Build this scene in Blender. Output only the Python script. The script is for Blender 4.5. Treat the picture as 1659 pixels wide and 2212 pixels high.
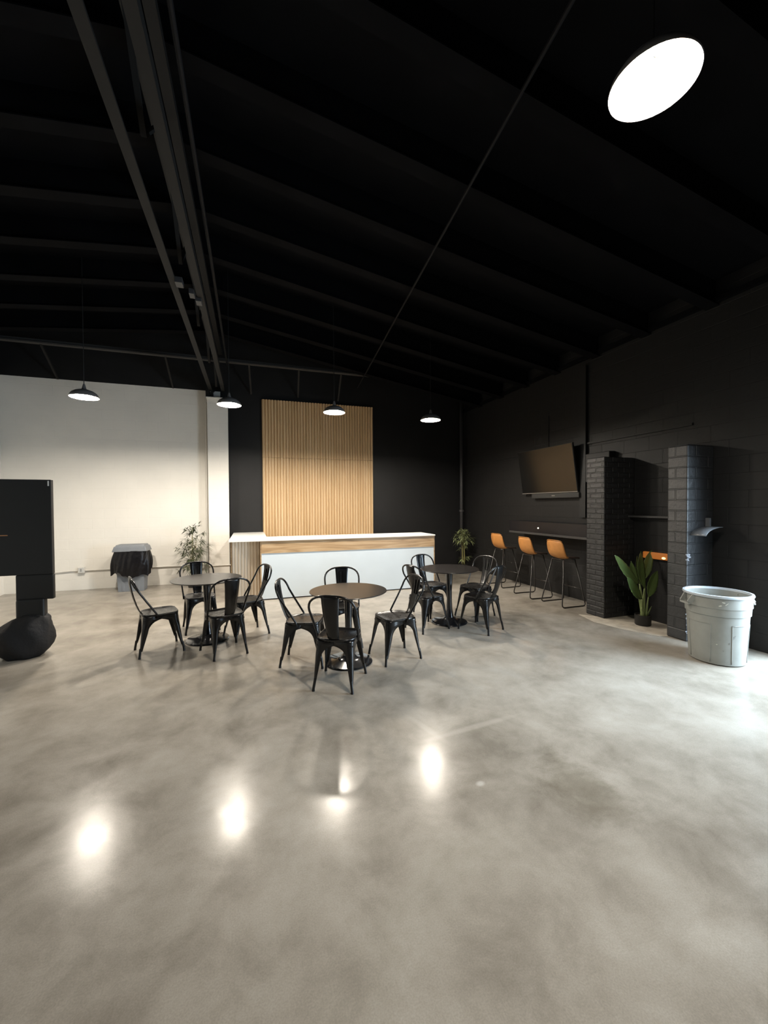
import bpy, bmesh, math, random
from mathutils import Vector, Matrix
from math import sin, cos, pi, radians as R

# ------------------------------------------------------------------ scene, camera, light
for o in list(bpy.data.objects): bpy.data.objects.remove(o)
S = bpy.context.scene
COL = S.collection
S.view_settings.view_transform = 'Standard'
S.view_settings.look = 'None'
S.view_settings.gamma = 1
S.view_settings.exposure = 0.0
LAMP = 970.0            # radiance of the pendant diffusers
DAY = 280.0             # daylight coming in at the open door
yaw, pit, rol = R(18.417), R(1.0286), R(-0.3136)
fwd = Vector((sin(yaw)*cos(pit), cos(yaw)*cos(pit), -sin(pit)))
rgt = Vector((cos(yaw), -sin(yaw), 0)); up = rgt.cross(fwd)
r2 = rgt*cos(rol)+up*sin(rol); u2 = -rgt*sin(rol)+up*cos(rol)
cd = bpy.data.cameras.new('camera'); cam = bpy.data.objects.new('camera', cd); COL.objects.link(cam)
cd.sensor_fit = 'VERTICAL'; cd.sensor_height = 36; cd.lens = 865/2212*36; cd.clip_end = 100; cd.clip_start = .05
m = Matrix((r2, u2, -fwd)).transposed().to_4x4(); m.translation = Vector((0, 0, 1.65)); cam.matrix_world = m
S.camera = cam
w = bpy.data.worlds.new('world'); S.world = w; w.use_nodes = True
w.node_tree.nodes['Background'].inputs[0].default_value = (.55, .7, 1, 1)
w.node_tree.nodes['Background'].inputs[1].default_value = .05
def area(name, loc, rot, sx, sy, power, col):
    l = bpy.data.lights.new(name, 'AREA'); l.shape = 'RECTANGLE'; l.size = sx; l.size_y = sy
    l.energy = power; l.color = col
    o = bpy.data.objects.new(name, l); o.location = loc; o.rotation_euler = rot; COL.objects.link(o); return o
# daylight through the door opening in the right wall (just outside the frame on the right)
dl = area('daylight', (5.62, 1.7, 1.25), (0, R(66), R(-18)), 2.2, 1.7, DAY, (.68, .85, 1)); dl.data.spread = R(130)

# ------------------------------------------------------------------ materials
def nodes(m):
    m.use_nodes = True
    return m.node_tree.nodes, m.node_tree.links, m.node_tree.nodes['Principled BSDF']
def M(name, col, rough=.5, metal=0, spec=.5, var=0, vscale=6, bump=0, bscale=60, bdist=.002, coat=0, rvar=0):
    m = bpy.data.materials.new(name); N, L, p = nodes(m)
    p.inputs['Base Color'].default_value = (*col, 1); p.inputs['Roughness'].default_value = rough
    p.inputs['Metallic'].default_value = metal; p.inputs['Specular IOR Level'].default_value = spec
    p.inputs['Coat Weight'].default_value = coat; p.inputs['Coat Roughness'].default_value = .15
    tc = N.new('ShaderNodeTexCoord')
    if var:
        n = N.new('ShaderNodeTexNoise'); n.inputs['Scale'].default_value = vscale; n.inputs['Detail'].default_value = 5
        L.new(tc.outputs['Object'], n.inputs['Vector'])
        r = N.new('ShaderNodeMapRange'); r.inputs[1].default_value = .3; r.inputs[2].default_value = .7
        r.inputs[3].default_value = 1-var; r.inputs[4].default_value = 1+var; L.new(n.outputs[0], r.inputs[0])
        v = N.new('ShaderNodeVectorMath'); v.operation = 'SCALE'; v.inputs[0].default_value = col
        L.new(r.outputs[0], v.inputs['Scale']); L.new(v.outputs[0], p.inputs['Base Color'])
        if rvar:
            q = N.new('ShaderNodeMapRange'); q.inputs[1].default_value = .3; q.inputs[2].default_value = .7
            q.inputs[3].default_value = rough-rvar; q.inputs[4].default_value = rough+rvar
            L.new(n.outputs[0], q.inputs[0]); L.new(q.outputs[0], p.inputs['Roughness'])
    if bump:
        n = N.new('ShaderNodeTexNoise'); n.inputs['Scale'].default_value = bscale; n.inputs['Detail'].default_value = 6
        L.new(tc.outputs['Object'], n.inputs['Vector'])
        b = N.new('ShaderNodeBump'); b.inputs['Strength'].default_value = bump; b.inputs['Distance'].default_value = bdist
        L.new(n.outputs[0], b.inputs['Height']); L.new(b.outputs[0], p.inputs['Normal'])
    return m
def MB(name, col, axis, bw, bh, rough=.6, mortar=.008, strength=.5, dist=.006, var=.06, spec=.3):
    """painted masonry: colour is one paint, the joints are relief"""
    m = bpy.data.materials.new(name); N, L, p = nodes(m)
    p.inputs['Roughness'].default_value = rough; p.inputs['Specular IOR Level'].default_value = spec
    g = N.new('ShaderNodeNewGeometry'); s = N.new('ShaderNodeSeparateXYZ'); c = N.new('ShaderNodeCombineXYZ')
    L.new(g.outputs['Position'], s.inputs[0])
    if axis == 'XY':
        a = N.new('ShaderNodeMath'); a.operation = 'ADD'; L.new(s.outputs[0], a.inputs[0]); L.new(s.outputs[1], a.inputs[1]); L.new(a.outputs[0], c.inputs[0])
    else: L.new(s.outputs['XY'.index(axis)], c.inputs[0])
    L.new(s.outputs[2], c.inputs[1])
    b = N.new('ShaderNodeTexBrick'); L.new(c.outputs[0], b.inputs['Vector'])
    b.inputs['Scale'].default_value = 1; b.inputs['Brick Width'].default_value = bw; b.inputs['Row Height'].default_value = bh
    b.inputs['Mortar Size'].default_value = mortar; b.inputs['Mortar Smooth'].default_value = .6
    n = N.new('ShaderNodeTexNoise'); n.inputs['Scale'].default_value = 14; n.inputs['Detail'].default_value = 8; n.inputs['Roughness'].default_value = .65
    L.new(g.outputs['Position'], n.inputs['Vector'])
    n2 = N.new('ShaderNodeTexNoise'); n2.inputs['Scale'].default_value = 1.7; n2.inputs['Detail'].default_value = 4
    L.new(g.outputs['Position'], n2.inputs['Vector'])
    k = N.new('ShaderNodeMath'); k.operation = 'MULTIPLY_ADD'; k.inputs[1].default_value = -1; L.new(b.outputs['Fac'], k.inputs[0])
    k2 = N.new('ShaderNodeMath'); k2.operation = 'MULTIPLY'; k2.inputs[1].default_value = .9; L.new(n.outputs[0], k2.inputs[0]); L.new(k2.outputs[0], k.inputs[2])
    bu = N.new('ShaderNodeBump'); bu.inputs['Strength'].default_value = strength; bu.inputs['Distance'].default_value = dist
    L.new(k.outputs[0], bu.inputs['Height']); L.new(bu.outputs[0], p.inputs['Normal'])
    r = N.new('ShaderNodeMapRange'); r.inputs[1].default_value = .3; r.inputs[2].default_value = .7; r.inputs[3].default_value = 1-var; r.inputs[4].default_value = 1+var
    L.new(n2.outputs[0], r.inputs[0])
    v = N.new('ShaderNodeVectorMath'); v.operation = 'SCALE'; v.inputs[0].default_value = col; L.new(r.outputs[0], v.inputs['Scale'])
    L.new(v.outputs[0], p.inputs['Base Color']); return m
def wood(name, c1, c2, c3, rough=.45, sx=.5, sz=9., wave=True):
    """grain running along X (sx small) with figure across Z"""
    m = bpy.data.materials.new(name); N, L, p = nodes(m); p.inputs['Roughness'].default_value = rough
    tc = N.new('ShaderNodeTexCoord'); mp = N.new('ShaderNodeMapping'); mp.inputs['Scale'].default_value = (sx, sz, sz)
    if not wave: mp.inputs['Scale'].default_value = (sz, sz, sx)
    L.new(tc.outputs['Object'], mp.inputs[0])
    n = N.new('ShaderNodeTexNoise'); n.inputs['Scale'].default_value = 1.6; n.inputs['Detail'].default_value = 2; n.inputs['Distortion'].default_value = .4
    L.new(mp.outputs[0], n.inputs['Vector'])
    a = N.new('ShaderNodeMath'); a.operation = 'MULTIPLY'; a.inputs[1].default_value = 9 if wave else 3; L.new(n.outputs[0], a.inputs[0])
    f = N.new('ShaderNodeMath'); f.operation = 'PINGPONG'; f.inputs[1].default_value = 1; L.new(a.outputs[0], f.inputs[0])
    n2 = N.new('ShaderNodeTexNoise'); n2.inputs['Scale'].default_value = 22; n2.inputs['Detail'].default_value = 4
    L.new(mp.outputs[0], n2.inputs['Vector'])
    x = N.new('ShaderNodeMath'); x.operation = 'MULTIPLY_ADD'; x.inputs[1].default_value = .35; L.new(n2.outputs[0], x.inputs[0])
    y = N.new('ShaderNodeMath'); y.operation = 'MULTIPLY'; y.inputs[1].default_value = .7; L.new(f.outputs[0], y.inputs[0]); L.new(y.outputs[0], x.inputs[2])
    cr = N.new('ShaderNodeValToRGB'); e = cr.color_ramp.elements
    e[0].position = .1; e[0].color = (*c1, 1); e[1].position = .55; e[1].color = (*c2, 1); k = e.new(.9); k.color = (*c3, 1)
    L.new(x.outputs[0], cr.inputs[0]); L.new(cr.outputs[0], p.inputs['Base Color']); return m
def concrete():
    m = bpy.data.materials.new('polished_concrete'); N, L, p = nodes(m)
    g = N.new('ShaderNodeNewGeometry')
    def nz(sc, det, dist=0, ro=.55):
        n = N.new('ShaderNodeTexNoise'); n.inputs['Scale'].default_value = sc; n.inputs['Detail'].default_value = det
        n.inputs['Distortion'].default_value = dist; n.inputs['Roughness'].default_value = ro
        L.new(g.outputs['Position'], n.inputs['Vector']); return n.outputs[0]
    a, b, c = nz(.7, 4, .3, .55), nz(2.8, 10, .25, .68), nz(160, 3)
    s = N.new('ShaderNodeMath'); s.operation = 'MULTIPLY_ADD'; s.inputs[1].default_value = .5; L.new(a, s.inputs[0])
    t = N.new('ShaderNodeMath'); t.operation = 'MULTIPLY'; t.inputs[1].default_value = .5; L.new(b, t.inputs[0]); L.new(t.outputs[0], s.inputs[2])
    cr = N.new('ShaderNodeValToRGB'); e = cr.color_ramp.elements
    e[0].position = .36; e[0].color = (.175, .155, .127, 1); e[1].position = .65; e[1].color = (.35, .324, .282, 1)
    k = e.new(.5); k.color = (.270, .244, .206, 1)
    L.new(s.outputs[0], cr.inputs[0])
    sp = N.new('ShaderNodeMapRange'); sp.inputs[1].default_value = .3; sp.inputs[2].default_value = .7; sp.inputs[3].default_value = .9; sp.inputs[4].default_value = 1.1
    L.new(c, sp.inputs[0])
    v = N.new('ShaderNodeVectorMath'); v.operation = 'SCALE'; L.new(cr.outputs[0], v.inputs[0]); L.new(sp.outputs[0], v.inputs['Scale'])
    # a worn darker stain and a few pale fillings in the slab
    col = v.outputs[0]
    for (cx, cy, rx, ry, ang, c_, st, wob) in ((1.83, 1.86, .20, .27, .1, (.115, .098, .07), .45, .4), (1.27, 2.04, .028, .02, .2, (.42, .40, .36), .7, .02), (1.55, 2.58, .40, .03, .1, (.40, .37, .32), .35, .08), (1.21, 2.68, .03, .22, .3, (.40, .37, .32), .3, .08)):
        mp = N.new('ShaderNodeMapping'); mp.vector_type = 'TEXTURE'; mp.inputs['Location'].default_value = (cx, cy, 0); mp.inputs['Rotation'].default_value = (0, 0, ang); mp.inputs['Scale'].default_value = (rx, ry, 1)
        L.new(g.outputs['Position'], mp.inputs[0])
        le = N.new('ShaderNodeVectorMath'); le.operation = 'LENGTH'; L.new(mp.outputs[0], le.inputs[0])
        ad = N.new('ShaderNodeMath'); ad.operation = 'MULTIPLY_ADD'; ad.inputs[1].default_value = wob*8; L.new(b, ad.inputs[0]); L.new(le.outputs['Value'], ad.inputs[2])
        mr = N.new('ShaderNodeMapRange'); mr.inputs[1].default_value = .5+wob*4; mr.inputs[2].default_value = 1.3+wob*4; mr.inputs[3].default_value = st; mr.inputs[4].default_value = 0
        L.new(ad.outputs[0], mr.inputs[0])
        mx = N.new('ShaderNodeMix'); mx.data_type = 'RGBA'; L.new(mr.outputs[0], mx.inputs[0]); L.new(col, mx.inputs[6]); mx.inputs[7].default_value = (*c_, 1); col = mx.outputs[2]
    L.new(col, p.inputs['Base Color'])
    ro = N.new('ShaderNodeMapRange'); ro.inputs[1].default_value = .35; ro.inputs[2].default_value = .65; ro.inputs[3].default_value = .15; ro.inputs[4].default_value = .25
    L.new(b, ro.inputs[0]); L.new(ro.outputs[0], p.inputs['Roughness'])
    p.inputs['Specular IOR Level'].default_value = .17
    bu = N.new('ShaderNodeBump'); bu.inputs['Strength'].default_value = .12; bu.inputs['Distance'].default_value = .004
    L.new(b, bu.inputs['Height']); L.new(bu.outputs[0], p.inputs['Normal'])
    return m
def emit(name, col, s):
    m = bpy.data.materials.new(name); N, L, p = nodes(m)
    p.inputs['Base Color'].default_value = (.8, .8, .8, 1)
    p.inputs['Emission Color'].default_value = (*col, 1); p.inputs['Emission Strength'].default_value = s; return m

WHITE = MB('white_block_paint', (.78, .755, .70), 'X', .4, .2, .5, .005, .38, .0035, .03)
BLACKX = M('black_wall_paint', (.0105, .0105, .011), .55, spec=.35, var=.15, vscale=2, bump=.1, bscale=40)
BLACKY = MB('black_block_paint', (.013, .0127, .0125), 'Y', .4, .2, .5, .005, .55, .006, .1)
BRICK = MB('black_brick_paint', (.020, .020, .0205), 'XY', .21, .075, .42, .012, .9, .012, .15, spec=.5)
PIERB = MB('black_pier_paint', (.021, .022, .024), 'XY', .4, .13, .40, .010, .7, .012, .15, spec=.85)
ROOF = M('black_roof_paint', (.0042, .0043, .0050), .8, spec=.06, var=.2, vscale=3)
STEEL = M('black_painted_steel', (.015, .0145, .014), .6, spec=.2)
FLOOR = concrete()
OLDF = M('rough_concrete', (.40, .36, .30), .7, spec=.2, var=.2, vscale=9, bump=.4, bscale=50, bdist=.004)
OAK = wood('oak_reeding', (.56, .385, .205), (.63, .445, .25), (.68, .50, .30), .5, .35, 8., wave=False)
OAKL = wood('pale_oak_reeding', (.70, .61, .49), (.74, .65, .53), (.78, .70, .58), .5, .35, 8., wave=False)
BAND = wood('oak_band', (.36, .23, .12), (.50, .34, .19), (.57, .41, .25), .4, .45, 5.)
WTOP = M('white_countertop', (.84, .84, .82), .3)
WPAN = M('white_panel', (.70, .78, .84), .35, var=.02, vscale=3)
CHAIR = M('black_gloss_metal', (.006, .0058, .0058), .27, spec=.42, coat=0, var=.2, vscale=8)
SEATM = M('black_seat_metal', (.011, .010, .0095), .3, spec=.5, var=.3, vscale=20, rvar=.06)
TTOP = M('dark_table_laminate', (.013, .0105, .0095), .27, spec=.5, var=.1, vscale=15)
TBASE = M('black_pedestal_metal', (.008, .008, .009), .14, spec=.7, coat=.4)
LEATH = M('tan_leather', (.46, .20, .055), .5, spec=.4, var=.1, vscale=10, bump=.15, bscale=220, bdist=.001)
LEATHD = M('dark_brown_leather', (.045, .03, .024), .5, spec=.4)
ROD = M('dark_bronze_rod', (.02, .017, .015), .35, spec=.6)
GREYP = M('grey_bin_plastic', (.25, .255, .235), .5, spec=.35, var=.10, vscale=7, bump=.15, bscale=30)
GREYRIM = M('pale_bin_rim', (.42, .46, .50), .45, spec=.4, var=.06, vscale=12)
GREYS = M('slate_bin_plastic', (.165, .18, .20), .45, var=.06)
SCUFF = M('bin_scuff', (.20, .20, .19), .7); SCRAP = M('pale_scrape', (.55, .54, .48), .6)
BAG = M('black_bag_film', (.003, .0028, .004), .33, spec=.3, bump=.6, bscale=14, bdist=.02)
LEAFB = M('bamboo_leaf', (.05, .065, .026), .5, var=.35, vscale=9)
LEAFP = M('pale_bamboo_leaf', (.20, .23, .105), .5, var=.35, vscale=9)
STEMB = M('bamboo_stem', (.22, .20, .08), .5)
LEAFG = M('broad_green_leaf', (.075, .112, .032), .38, var=.2, vscale=6)
STEMG = M('pale_green_stem', (.17, .21, .08), .45)
POT = M('black_pot', (.012, .012, .012), .45)
TVB = M('tv_frame', (.02, .02, .02), .35); 
SCR = M('tv_glass', (.006, .006, .006), .16, spec=.8)
ALU = M('grey_metal_strip', (.30, .28, .26), .4, metal=.6)
BAR = M('black_gloss_laminate', (.010, .0098, .012), .25, spec=.35); BARL = M('charcoal_edge', (.045, .043, .042), .45)
PWHITE = M('white_pipe_paint', (.70, .67, .62), .45)
PGREY = M('grey_pipe_paint', (.045, .044, .046), .5)
PDARK = M('dark_pipe_paint', (.010, .010, .011), .6, spec=.15)
HOODM = M('grey_hood_metal', (.20, .21, .225), .4, metal=.3)
CHIPM = M('chipped_masonry', (.36, .38, .42), .8, bump=.8, bscale=60, bdist=.01)
SHADEO = M('lamp_shade_metal', (.16, .15, .145), .35, spec=.6)
SHADEI = M('lamp_reflector', (.85, .83, .78), .35)
DIFF = emit('lamp_diffuser', (1, .91, .785), LAMP)
CLIPM = M('lamp_clip_grey', (.16, .14, .11), .6)
AMBER = emit('amber_strip_glow', (1, .30, .04), .22); AMBER.node_tree.nodes['Principled BSDF'].inputs['Base Color'].default_value = (.25, .08, .015, 1); AMBH = emit('amber_bright', (1, .55, .2), 2.2)  # glow of the alcove strip and of its brighter spot
BLKF = M('matt_black_board', (.006, .006, .0058), .55); BLKC = M('black_cloth', (.006, .0055, .006), .8, bump=.6, bscale=30, bdist=.01)
STREAK = M('light_streak', (.45, .22, .10), .3, metal=.8)  # warm metal tone that stands for a reflected light streak
TAG = M('white_tag', (.6, .58, .55), .6)

# ------------------------------------------------------------------ helpers
def link(name, bm, mat, parent=None, smooth=False, mods=()):
    me = bpy.data.meshes.new(name); bmesh.ops.recalc_face_normals(bm, faces=bm.faces[:]); bm.to_mesh(me); bm.free()
    for mm in (mat if isinstance(mat, (list, tuple)) else [mat]): me.materials.append(mm)
    o = bpy.data.objects.new(name, me); COL.objects.link(o)
    if parent: o.parent = parent
    if smooth:
        for p in me.polygons: p.use_smooth = True
        if smooth != 'all':
            me.set_sharp_from_angle(angle=R(38))
    for k, v in mods:
        md = o.modifiers.new(k.lower(), k)
        for a, b in v.items(): setattr(md, a, b)
    return o
def tag(o, label=None, cat=None, group=None, kind=None):
    if label: o['label'] = label
    if cat: o['category'] = cat
    if group: o['group'] = group
    if kind: o['kind'] = kind
    return o
def thing(name, label, cat, loc=(0, 0, 0), rz=0, group=None):
    o = bpy.data.objects.new(name, None); COL.objects.link(o); o.location = loc; o.rotation_euler = (0, 0, rz)
    o.empty_display_size = .1
    return tag(o, label, cat, group)
def dup(o, loc, rz, label):
    r = o.copy(); COL.objects.link(r); r.location = loc; r.rotation_euler = (0, 0, rz); r['label'] = label
    def rec(a, b):
        for ch in list(a.children):
            c = ch.copy(); COL.objects.link(c); c.parent = b; rec(ch, c)
    src = [x for x in o.children]
    for ch in src:
        c = ch.copy(); COL.objects.link(c); c.parent = r
        for g in list(ch.children):
            d = g.copy(); COL.objects.link(d); d.parent = c
    return r
def new(): return bmesh.new()
def box(bm, a, b, mi=0):
    x0, y0, z0 = a; x1, y1, z1 = b
    v = [bm.verts.new(p) for p in ((x0,y0,z0),(x1,y0,z0),(x1,y1,z0),(x0,y1,z0),(x0,y0,z1),(x1,y0,z1),(x1,y1,z1),(x0,y1,z1))]
    for f in ((0,3,2,1),(4,5,6,7),(0,1,5,4),(1,2,6,5),(2,3,7,6),(3,0,4,7)):
        bm.faces.new([v[i] for i in f]).material_index = mi
    return v
def obox(bm, p, q, wx, wz, upv=(0, 0, 1)):
    """bar of section wx*wz from p to q"""
    p, q = Vector(p), Vector(q); d = (q-p).normalized(); s = d.cross(Vector(upv))
    if s.length < 1e-4: s = d.cross(Vector((1, 0, 0)))
    s.normalize(); t = s.cross(d)
    c = [(-1,-1),(1,-1),(1,1),(-1,1)]
    a = [bm.verts.new(p+s*i*wx/2+t*j*wz/2) for i, j in c]; b = [bm.verts.new(q+s*i*wx/2+t*j*wz/2) for i, j in c]
    bm.faces.new(a[::-1]); bm.faces.new(b)
    for i in range(4): bm.faces.new((a[i], a[(i+1)%4], b[(i+1)%4], b[i]))
def tube(bm, pts, r, n=10, closed=False):
    pts = [Vector(p) for p in pts]; rs = r if isinstance(r, (list, tuple)) else [r]*len(pts)
    rings = []; prev = None; N_ = len(pts)
    for i, p in enumerate(pts):
        if closed: t = pts[(i+1)%N_]-pts[i-1]
        else: t = pts[min(i+1, N_-1)]-pts[max(i-1, 0)]
        t.normalize()
        if prev is None:
            s = t.cross(Vector((0, 0, 1)))
            if s.length < .05: s = t.cross(Vector((1, 0, 0)))
        else: s = prev-t*prev.dot(t)
        s.normalize(); prev = s; q = t.cross(s)
        rings.append([bm.verts.new(p+(s*cos(2*pi*k/n)+q*sin(2*pi*k/n))*rs[i]) for k in range(n)])
    for i in range(N_-(0 if closed else 1)):
        a, b = rings[i], rings[(i+1)%N_]
        for k in range(n): bm.faces.new((a[k], a[(k+1)%n], b[(k+1)%n], b[k]))
    if not closed: bm.faces.new(rings[0][::-1]); bm.faces.new(rings[-1])
def lathe(bm, prof, n=40, c=(0, 0, 0), mi=0):
    rings = []
    for r, z in prof:
        if r < 1e-5: rings.append([bm.verts.new((c[0], c[1], c[2]+z))])
        else: rings.append([bm.verts.new((c[0]+r*cos(2*pi*k/n), c[1]+r*sin(2*pi*k/n), c[2]+z)) for k in range(n)])
    for a, b in zip(rings, rings[1:]):
        for k in range(n):
            if len(a) == 1 and len(b) == 1: continue
            if len(a) == 1: f = bm.faces.new((a[0], b[(k+1)%n], b[k]))
            elif len(b) == 1: f = bm.faces.new((a[k], a[(k+1)%n], b[0]))
            else: f = bm.faces.new((a[k], a[(k+1)%n], b[(k+1)%n], b[k]))
            f.material_index = mi
def grid(bm, rows):
    vs = [[bm.verts.new(p) for p in r] for r in rows]
    for a, b in zip(vs, vs[1:]):
        for i in range(len(a)-1): bm.faces.new((a[i], a[i+1], b[i+1], b[i]))
    return vs
def arc(p, q, ctr, n): pass
def fillet(pts, rad, n=6):
    """round the corners of a polyline"""
    pts = [Vector(p) for p in pts]; out = [pts[0]]
    for a, b, c in zip(pts, pts[1:], pts[2:]):
        u, v = (a-b), (c-b); k = min(rad, u.length*.49, v.length*.49); u.normalize(); v.normalize()
        p0, p1 = b+u*k, b+v*k
        for i in range(n+1):
            t = i/n; out.append(p0*(1-t)**2+b*2*t*(1-t)+p1*t*t)
    out.append(pts[-1]); return out
BEV = lambda w=.004, s=2: ('BEVEL', dict(width=w, segments=s, limit_method='ANGLE'))

# ------------------------------------------------------------------ room shell
XL, XR, YB, YF = -4.43, 5.35, 9.4, -3.6
b = new(); box(b, (XL-.2, YF-.2, -.15), (XR+.2, YB+.2, 0)); tag(link('floor', b, FLOOR), kind='structure')
b = new()
box(b, (XL-.2, YB, 0), (-.6, YB+.2, 4.12), 0); box(b, (-.6, YB, 0), (XR+.2, YB+.2, 4.12), 1); box(b, (XL-.2, YB, 4.12), (XR+.2, YB+.2, 5.6), 1)
tag(link('wall_back', b, [WHITE, BLACKX]), kind='structure')
b = new(); box(b, (XL-.2, YF, 0), (XL, YB, 4.12), 0); box(b, (XL-.2, YF, 4.12), (XL, YB, 5.6), 1)
tag(link('wall_left', b, [MB('white_block_paint_side', (.78, .755, .70), 'Y', .4, .2, .5, .004, .28, .003, .03), BLACKX]), kind='structure')
b = new(); box(b, (XR, 2.58, 0), (XR+.2, YB, 5.6)); box(b, (XR, YF, 0), (XR+.2, .8, 5.6)); box(b, (XR, .8, 2.4), (XR+.2, 2.58, 5.6))
tag(link('wall_right', b, BLACKY), kind='structure')
b = new(); box(b, (XL-.2, YF-.2, 0), (XR+.2, YF, 5.6)); tag(link('wall_front', b, BLACKX), kind='structure')
RX, RZ = -.65, 5.35                      # ridge
def roofz(x): return RZ-(x-RX)*.17 if x > RX else RZ-(RX-x)*.11
b = new()
vs = []
for z_ in (0, .12):
    for x in (XL-.2, RX, XR+.2): vs.append([b.verts.new((x, y, roofz(x)+z_)) for y in (YF-.2, YB+.2)])
for i in (0, 1, 3, 4): b.faces.new((vs[i][0], vs[i+1][0], vs[i+1][1], vs[i][1]))
for i in (0, 1):
    for j in (0, 1): b.faces.new((vs[i][j], vs[i+1][j], vs[i+4][j], vs[i+3][j]))
for i in (0, 2): b.faces.new((vs[i][0], vs[i][1], vs[i+3][1], vs[i+3][0]))
tag(link('ceiling', b, ROOF), kind='structure')

# old floor strip in the alcove
b = new()
pts = [(4.62, 4.72), (4.52, 4.35), (4.60, 3.98), (4.78, 3.60), (4.93, 3.57), (5.34, 3.6), (5.34, 4.5), (4.8, 4.52)]
v0 = [b.verts.new((x, y, .001)) for x, y in pts]; v1 = [b.verts.new((x, y, .004)) for x, y in pts]
b.faces.new(v1); b.faces.new(v0[::-1])
for i in range(len(pts)): b.faces.new((v0[i], v0[(i+1)%8], v1[(i+1)%8], v1[i]))
tag(link('trim_1', b, OLDF), kind='structure')

# joists
b = new()
dz = .30
def joist_mesh():
    b = new()
    for x0, x1 in ((XL, RX), (RX, XR)):
        for s in (0,):
            za, zb = roofz(x0), roofz(x1)
            q = [b.verts.new(p) for p in ((x0, -.03, za-dz), (x1, -.03, zb-dz), (x1, -.03, zb), (x0, -.03, za), (x0, .03, za-dz), (x1, .03, zb-dz), (x1, .03, zb), (x0, .03, za))]
            for f in ((0,3,2,1),(4,5,6,7),(0,1,5,4),(1,2,6,5),(2,3,7,6),(3,0,4,7)): b.faces.new([q[i] for i in f])
            q = [b.verts.new(p) for p in ((x0, -.075, za-dz-.012), (x1, -.075, zb-dz-.012), (x1, .075, zb-dz-.012), (x0, .075, za-dz-.012), (x0, -.075, za-dz), (x1, -.075, zb-dz), (x1, .075, zb-dz), (x0, .075, za-dz))]
            for f in ((0,3,2,1),(4,5,6,7),(0,1,5,4),(1,2,6,5),(2,3,7,6),(3,0,4,7)): b.faces.new([q[i] for i in f])
    return b
j0 = link('roof_joist', joist_mesh(), ROOF); j0.location = (0, 8.55, 0)
tag(j0, 'black roof joist crossing the dark ceiling from wall to wall', 'roof joist', 'roof joists across the ceiling')
for i in range(1, 11):
    o = j0.copy(); COL.objects.link(o); o.location = (0, 8.55-.86*i, 0)

# ridge girder
g = thing('roof_girder', 'long black steel girder running front to back over the white pilaster', 'girder', (-.655, 0, 4.1))
for dx in (-.125, .125):
    b = new(); box(b, (dx-.035, YF, -.01), (dx+.035, 9.28, .01)); box(b, (dx-(.035 if dx < 0 else -.025), YF, .01), (dx-(.025 if dx < 0 else -.035), 9.28, .075)); link('bottom_chord', b, STEEL, g)
b = new(); box(b, (-.11, YF, .78), (-.03, 9.3, .86)); box(b, (.03, YF, .78), (.11, 9.3, .86)); link('top_chord', b, STEEL, g)
b = new(); y = 9.1; up_ = True
while y > YF+.8:
    obox(b, (0, y, .04 if up_ else .8), (0, y-.75, .8 if up_ else .04), .035, .02); y -= .75; up_ = not up_
link('web_bar', b, STEEL, g)
for (px, py, sx) in ((-.055, 4.87, .075), (.045, 5.08, .055), (.10, 5.24, .065)):
    b = new(); box(b, (px-sx/2, py-.06, -.05), (px+sx/2, py+.06, .012)); 
    link('junction_box', b, PGREY, g, mods=[BEV(.004)])
b = new(); tube(b, [(.25, YF, .42), (.25, 5.0, .42), (.23, 9.3, .42)], .018, 8); 
tag(link('conduit_pipe', b, PDARK), 'dark conduit pipe running beside the roof girder', 'pipe').location = (-.655, 0, 4.1)
b = new(); tube(b, [(1.60, .2, 4.50), (1.92, 3.5, 4.50), (2.16, 6.0, 4.50), (2.45, 9.3, 4.44)], .014, 8)
tag(link('conduit_pipe', b, PDARK), 'thin dark conduit crossing under the joists right of the girder', 'pipe')
# cross beam near back wall
t = thing('cross_beam', 'slim dark steel beam spanning just in front of the back wall', 'beam', (0, 8.8, 4.58))
b = new(); box(b, (XL, -.045, -.012), (XR, .045, .012)); box(b, (XL, .03, .012), (XR, .045, .08)); link('flange', b, M('grey_steel_primer', (.055, .052, .05), .5), t)
for x in (-3.55, -1.55, .0, 1.02, 1.95):
    b = new(); obox(b, (x, .03, 0), (x+.04, .58, -.46), .035, .035); link('brace', b, STEEL, t)
# right wall: top rail, ledge, drain pipe
b = new(); box(b, (XR-.06, .5, 4.05), (XR, YB, 4.11)); tag(link('trim_2', b, ROOF), kind='structure')
b = new(); box(b, (XR-.025, 3.6, 2.64), (XR, YB, 2.67)); tag(link('trim_3', b, BLACKY), kind='structure')
b = new(); box(b, (XR-.05, 5.28, 1.42), (XR, 5.40, 3.95)); tag(link('steel_channel', b, M('deep_black_channel', (.004, .004, .004), .6)), 'deep black vertical channel on the wall between television and brick pier', 'channel')
# corner pipe
t = thing('drain_pipe', 'dark vertical drain pipe in the far right corner', 'pipe', (5.19, 9.22, 0))
b = new(); tube(b, [(0, 0, 0), (0, 0, 4.3)], .042, 14); link('pipe', b, PGREY, t, 'all')
b = new(); lathe(b, [(.042, 0), (.062, 0), (.062, .05), (.042, .05)], 16, (0, 0, 1.46)); link('coupling', b, PGREY, t)

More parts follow.
